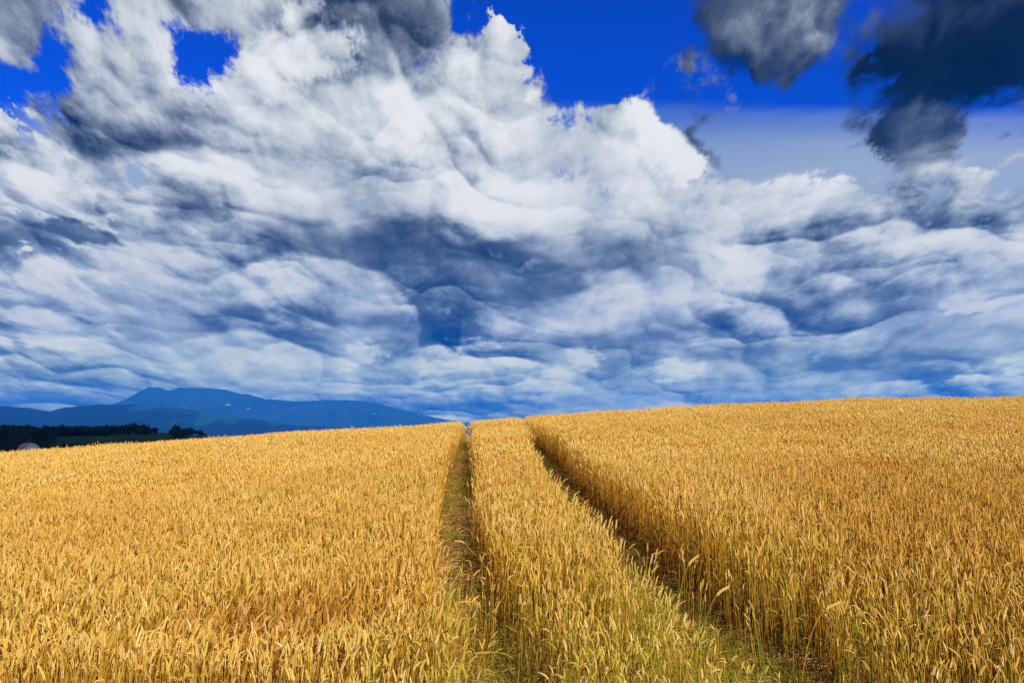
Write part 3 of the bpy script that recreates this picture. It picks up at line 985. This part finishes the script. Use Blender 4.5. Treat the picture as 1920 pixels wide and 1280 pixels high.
def land_material(name, kind):
    m, n, b, out = principled(name, 0.95, 0.05)
    geo = n.new('ShaderNodeNewGeometry')
    pos = geo.outputs['Position']
    px, py, pz = n.sep(pos)
    if kind == 'mountain':
        t = n.noise(pos, 0.0009, 6.0, 0.6)
        c = n.ramp(t, [(0.35, (0.010, 0.024, 0.016)), (0.5, (0.016, 0.04, 0.03)), (0.65, (0.022, 0.034, 0.034))])
        s = n.noise(n.v('MULTIPLY', pos, (1.0, 0.45, 3.2)), 0.0055, 5.0, 0.6)
        snow = n.m('MULTIPLY', n.step(s, 0.665, 0.72, 0.0, 0.5), n.m('MULTIPLY', n.step(pz, 120, 330), n.step(pz, 760, 560)))
        c = n.mix(snow, c, (0.85, 0.87, 0.9))
    elif kind == 'hills':
        t = n.noise(n.v('MULTIPLY', pos, (1.0, 0.3, 1.0)), 0.0012, 5.0, 0.6)
        c = n.mix(n.step(t, 0.55, 0.60), (0.004, 0.010, 0.010), (0.010, 0.045, 0.035))
    else:
        t = n.noise(pos, 0.02, 4.0, 0.6)
        c = n.mix(n.step(t, 0.4, 0.6), (0.014, 0.055, 0.012), (0.022, 0.080, 0.018))
    n.put(b.inputs['Base Color'], c)
    return m


M_FAR = 16000.0
crest_px = [(-200, 782), (60, 784), (180, 783), (205, 773), (240, 762), (262, 751), (278, 744), (300, 744), (318, 748), (336, 742), (375, 741),
            (425, 742), (452, 748), (472, 749), (500, 755), (560, 757), (620, 753), (680, 754), (715, 759), (745, 767), (775, 772),
            (800, 779), (830, 785), (870, 791), (930, 798), (1100, 806), (1500, 810)]
range_mesh('mountains', -48, 30, 11500, M_FAR, 19000, [(bearing(p), (810 - q) / 1280 * M_FAR / math.cos(R(bearing(p)))) for p, q in crest_px],
           land_material('mountain_rock', 'mountain'), freq=34, seed=12, rough=.75, na=560)
hill_px = [(-300, 776), (0, 778), (60, 779), (95, 783), (125, 777), (180, 772), (250, 770), (330, 773), (400, 779), (480, 788), (560, 798), (640, 800), (760, 800), (900, 806), (1200, 812)]
range_mesh('hills', -48, 20, 6500, 9500, 11500, [(bearing(p), (810 - q) / 1280 * 9500 / math.cos(R(bearing(p)))) for p, q in hill_px],
           land_material('hill_forest', 'hills'), freq=40, seed=31, rough=.5, ridged=False)

# the wooded hill, in the shade of the unseen cloud mesh added below
RIDGE = 850.0
ridge_px = [(-400, 800), (-100, 799), (0, 801), (60, 803), (85, 806), (120, 802), (190, 803), (215, 807), (250, 808), (300, 809), (340, 811), (370, 815), (420, 822), (600, 835), (900, 850)]
NAZ, NRR = 260, 60
haz = np.linspace(-50, -4, NAZ)
hrr = np.linspace(330, 1050, NRR)


def hill_height(azd, r):
    crest = np.interp(azd, [bearing(p) for p, q in ridge_px], [(810 - q) / 1280 * RIDGE for p, q in ridge_px])
    wooded = np.interp(azd, [-50, bearing(195), bearing(210)], [7, 7, 0])
    crest = crest - wooded
    base = -13.0
    up = np.interp(r, [430, 600, 645, 712], [-13.0, -12.6, -5.8, -2.8])
    shelf = up + (crest + 2.8) * np.clip((r - 712) / (RIDGE - 712), 0, 1)
    u = np.clip((r - 430) / (RIDGE - 430), 0, 1)
    plain = base + (crest - base) * u
    w = np.interp(azd, [bearing(380), bearing(560)], [1, 0])
    d = np.clip((r - RIDGE) / 220, 0, 1)
    z = shelf * w + plain * (1 - w)
    return z - d * d * 30 + (fbm(azd * .9, r / 60, 8) - .5) * 1.6 * (1 - .8 * u) - np.clip((430 - r) / 100, 0, 1) * 8


HA, HR = np.meshgrid(haz, hrr)
HZ = hill_height(HA, HR)
V = np.stack([np.sin(np.radians(HA)) * HR, np.cos(np.radians(HA)) * HR, HZ], -1).reshape(-1, 3)
tag(mesh_object('hill', V, grid_faces(NAZ, NRR), land_material('meadow', 'meadow')), kind='structure')


def bark():
    m, n, b, out = principled('bark', 0.9, 0.1)
    t = n.noise(n.new('ShaderNodeTexCoord').outputs['Object'], 6.0, 4.0)
    n.put(b.inputs['Base Color'], n.mix(t, (0.05, 0.035, 0.022), (0.12, 0.085, 0.055)))
    return m


def foliage(name, c0, c1):
    m, n, b, out = principled(name, 0.8, 0.15)
    r = n.new('ShaderNodeNewGeometry').outputs['Random Per Island']
    n.put(b.inputs['Base Color'], n.mix(r, c0, c1))
    return m


MAT_BARK = bark()
MAT_BROAD = foliage('broadleaf', (0.018, 0.040, 0.010), (0.045, 0.080, 0.018))
MAT_CONIFER = foliage('conifer_needles', (0.010, 0.026, 0.010), (0.026, 0.050, 0.018))


def crown_mesh(name, rng, h, conifer, leaves=420):
    v, f = [], []
    blobs = [(Vector((rng.uniform(-.16, .16) * h, rng.uniform(-.16, .16) * h, h * rng.uniform(.45, .82))), h * rng.uniform(.14, .24)) for _ in range(9)]
    for i in range(leaves):
        if conifer:
            t = rng.random() ** .8
            rad = (1 - t) * h * .20 * rng.uniform(.5, 1.1) + .1
            a = rng.uniform(0, 6.283)
            c = Vector((math.cos(a) * rad, math.sin(a) * rad, h * (.12 + .88 * t) - rad * .25))
            s = h * .045
        else:
            bc, br = rng.choice(blobs)
            d = Vector((rng.gauss(0, 1), rng.gauss(0, 1), rng.gauss(0, 1))).normalized()
            c = bc + d * br * rng.uniform(.75, 1.08)
            s = h * .042
        a = Vector((rng.gauss(0, 1), rng.gauss(0, 1), rng.gauss(0, 1))).normalized() * s
        b = a.orthogonal().normalized() * s * rng.uniform(.5, 1)
        k = len(v)
        v += [c - a, c + b, c + a, c - b]
        f.append((k, k + 1, k + 2, k + 3))
    me = bpy.data.meshes.new(name)
    me.from_pydata([tuple(p) for p in v], [], f)
    me.materials.append(MAT_CONIFER if conifer else MAT_BROAD)
    return me


def trunk_mesh(rng, h, conifer):
    P = Plants()
    top = h * (.95 if conifer else .7)
    P.tube([(0, 0, -.4), (rng.uniform(-.1, .1), 0, top * .4), (0, rng.uniform(-.2, .2), top)], [h * .025, h * .018, h * .004], 7, lambda t: (0, t, 0))
    if not conifer:
        for k in range(5):
            a = rng.uniform(0, 6.283)
            z = h * rng.uniform(.3, .5)
            P.tube([(0, 0, z), (math.cos(a) * h * .08, math.sin(a) * h * .08, z + h * .1), (math.cos(a) * h * .17, math.sin(a) * h * .17, z + h * .25)],
                   [h * .010, h * .007, h * .002], 5, lambda t: (0, t, 0))
    return P.mesh('trunk', MAT_BARK)


def far_tree(name, x, y, z, h, conifer, label, group, seed):
    rng = random.Random(seed)
    e = bpy.data.objects.new(name, None)
    scene.collection.objects.link(e)
    e.location = (x, y, z)
    tag(e, label, 'tree', group)
    for nm, me in (('crown', crown_mesh('crown', rng, h, conifer, 900)), ('trunk', trunk_mesh(rng, h, conifer))):
        o = bpy.data.objects.new(nm, me)
        scene.collection.objects.link(o)
        o.parent = e
    return e


def polar(px, r):
    a = math.atan((px - 960) / 1280)
    return math.sin(a) * r, math.cos(a) * r


def build_woodland():
    col = bpy.data.collections.new('wood_tree')
    rng = random.Random(4)
    for i in range(9):
        con = i % 3 == 2
        me = crown_mesh('wood_tree', rng, rng.uniform(8, 11), con, 330)
        col.objects.link(bpy.data.objects.new('wood_tree_%d' % i, me))
    rs = np.random.RandomState(9)
    n = 15000
    az = rs.uniform(-48, bearing(400), n)
    r = np.sqrt(rs.uniform(400 ** 2, 900 ** 2, n))
    px = 960 + 1280 * np.tan(np.radians(az))
    dens = fbm(az * .7, r / 70, 5)
    field1 = (px > 112) & (px < 215) & (r > 588) & (r < 712)
    field2 = (px > 205) & (px < 420) & (r > 592) & (dens > .33)
    yard = (np.abs(px - 66) < 30) & (r < 450)
    keep = ~(field1 | field2 | yard) & (dens > .32)
    hedge = ((px > 205) & (px < 300) & (np.abs(r - 748) < 7)) | ((px > 232) & (px < 285) & (np.abs(r - 838) < 12))
    keep |= hedge
    az, r = az[keep], r[keep]
    z = hill_height(az, r)
    P = np.stack([np.sin(np.radians(az)) * r, np.cos(np.radians(az)) * r, z - .5], 1)
    m = len(P)
    s = rs.uniform(.6, 1.15, m) * np.where(r < 640, .62, 1.0)
    o = scatter('woodland', col, P, np.stack([s, s, s * rs.uniform(.72, .9, m)], 1), np.stack([np.zeros(m), np.zeros(m), rs.uniform(0, 6.28, m)], 1),
                rs.randint(0, 9, m), label='dark woodland covering the low hill beyond the left side of the wheat', category='woodland')
    print('woodland', m)


build_woodland()


def build_barn():
    r = 430.0
    x, y = polar(65, r)
    z = float(hill_height(np.array(bearing(65)), np.array(r))) + 0.5
    e = bpy.data.objects.new('barn', None)
    scene.collection.objects.link(e)
    e.location = (x, y, z)
    e.rotation_euler = (0, 0, R(47))
    e.scale = (.8, .8, .8)
    tag(e, 'white barn with a rounded gable and red roof among dark trees below the hill', 'barn')
    W, H, L = 4.6, 9.6, 15.0
    eave = 5.2
    arc = [(-W, eave), (-W * .86, eave + 1.7), (-W * .62, eave + 3.0), (-W * .32, eave + 3.95), (0, eave + 4.4)]
    prof = arc + [(-a, b) for a, b in arc[-2::-1]]
    mw, n, b, _ = principled('white_boards', 0.7, 0.3)
    oc = n.new('ShaderNodeTexCoord').outputs['Object']
    n.put(b.inputs['Base Color'], n.mix(n.noise(n.v('MULTIPLY', oc, (6.0, 1.0, .3)), 1.0, 3.0), (0.70, 0.70, 0.70), (0.84, 0.84, 0.83)))
    mr, n, b, _ = principled('red_roof', 0.5, 0.4)
    n.put(b.inputs['Base Color'], n.mix(n.noise(n.new('ShaderNodeTexCoord').outputs['Object'], 1.5, 3.0), (0.34, 0.030, 0.022), (0.48, 0.055, 0.035)))
    mg, n, b, _ = principled('dark_glass', 0.15, 0.5)
    b.inputs['Base Color'].default_value = (0.02, 0.025, 0.03, 1)
    out2 = [(-W, -5.0)] + prof + [(W, -5.0)]
    v = [(px_, -L / 2, pz_) for px_, pz_ in out2] + [(px_, L / 2, pz_) for px_, pz_ in out2]
    k = len(out2)
    f = [tuple(range(k)), tuple(reversed(range(k, 2 * k)))] + [(i, i + k, (i + 1) % k + k, (i + 1) % k) for i in (0, k - 2, k - 1)]
    mesh_object('wall', v, f, mw, e, smooth=False)
    # roof: a curved shell over the arch with an overhang
    outer = [(a * 1.06, b_ + .22) for a, b_ in prof]
    outer[0] = (-W * 1.10, eave - .35)
    outer[-1] = (W * 1.10, eave - .35)
    inner = [(a * 1.005, b_ + .02) for a, b_ in prof]
    inner[0] = (-W * 1.04, eave - .40)
    inner[-1] = (W * 1.04, eave - .40)
    ring = outer + inner[::-1]
    q = len(ring)
    v = [(a, -L / 2 - .25, c) for a, c in ring] + [(a, L / 2 + .5, c) for a, c in ring]
    f = [(i, (i + 1) % q, (i + 1) % q + q, i + q) for i in range(q)]
    for i in range(len(outer) - 1):
        j = q - 1 - i
        f += [(i, j, j - 1, i + 1), (i + q, i + 1 + q, j - 1 + q, j + q)]
    mesh_object('roof', v, f, mr, e, smooth=False)

    def panel(nm, cx, cz, w, h, mat):
        y0, y1 = -L / 2 - .06, -L / 2 + .02
        v = [(cx + sx * w / 2, yy, cz + sz * h / 2) for yy in (y0, y1) for sx, sz in ((-1, -1), (1, -1), (1, 1), (-1, 1))]
        return mesh_object(nm, v, [(0, 1, 2, 3), (7, 6, 5, 4), (0, 4, 5, 1), (1, 5, 6, 2), (2, 6, 7, 3), (3, 7, 4, 0)], mat, e, smooth=False)
    panel('door', 0, 1.6, 3.2, 3.4, mr)
    panel('window', -2.6, 4.6, .9, .8, mg)
    panel('window', 2.6, 4.6, .9, .8, mg)


build_barn()


def hill_z(px, r):
    return float(hill_height(np.array(bearing(px)), np.array(float(r)))) - .3


spots = [
    (51, 405, 4.6, False, 'dark round tree covering the left wall of the white barn'),
    (72, 412, 4.0, True, 'dark pointed tree in front of the white gable of the barn'),
    (79, 405, 4.2, False, 'low dark tree at the right corner of the white barn'),
]
for k, (px, r, h, con, lab) in enumerate(spots):
    x, y = polar(px, r)
    far_tree('tree', x, y, hill_z(px, r), h, con, lab, 'trees around the barn', 60 + k)
for k, px in enumerate((331, 340, 346, 352)):
    x, y = polar(px, 845)
    far_tree('tree', x, y, hill_z(px, 845), (6.0, 4.6, 5.4, 4.0)[k], k % 2 == 0,
             ('tallest of the four tiny trees on the bare ridge right of the woodland', 'round tiny tree second from the left on the bare ridge',
              'pointed tiny tree third from the left on the bare ridge', 'smallest and rightmost tiny tree on the bare ridge')[k], 'small trees on the ridge', 80 + k)

# ------------------------------------------------------------------ an unseen cloud mesh behind the camera, added to shade the wooded hill
def build_shade_cloud():
    bm = bmesh.new()
    bmesh.ops.create_icosphere(bm, subdivisions=6, radius=1.0)
    for v in bm.verts:
        d = 1 + .22 * mnoise.fractal(v.co * 2.2, 1.0, 2.0, 5)
        z = v.co.z
        v.co = Vector((v.co.x * 900 * d, v.co.y * 600 * d, (z * 210 if z > 0 else z * 45) * d))
    me = bpy.data.meshes.new('cloud')
    bm.to_mesh(me)
    bm.free()
    me.shade_smooth()
    m, n, b, out = principled('shade_cloud_white', 1.0, 0.0)
    b.inputs['Base Color'].default_value = (0.9, 0.9, 0.9, 1)
    me.materials.append(m)
    o = bpy.data.objects.new('cloud', me)  # out of view, added for its shadow on the hill
    scene.collection.objects.link(o)
    alt = 1450.0
    t = alt / SUN_DIR.z
    o.location = (-420 + SUN_DIR.x * t, 760 + SUN_DIR.y * t, alt)
    tag(o, kind='structure')


build_shade_cloud()

# ------------------------------------------------------------------ air
def build_haze():
    x0, x1, y0, y1, z0, z1 = -24000, 24000, -3000, 19500, -75, 960
    v = [(x, y, z) for z in (z0, z1) for x, y in ((x0, y0), (x1, y0), (x1, y1), (x0, y1))]
    f = [(0, 3, 2, 1), (4, 5, 6, 7), (0, 1, 5, 4), (1, 2, 6, 5), (2, 3, 7, 6), (3, 0, 4, 7)]
    m = bpy.data.materials.new('air')
    m.use_nodes = True
    n = Nodes(m.node_tree)
    pv = n.new('ShaderNodeVolumePrincipled')
    pv.inputs['Color'].default_value = (0.012, 0.25, 1.0, 1)
    pv.inputs['Density'].default_value = 7.2e-5
    pv.inputs['Anisotropy'].default_value = 0.0
    out = n.new('ShaderNodeOutputMaterial')
    n.put(out.inputs['Volume'], pv.outputs[0])
    tag(mesh_object('haze', v, f, m, smooth=False), kind='stuff')


build_haze()
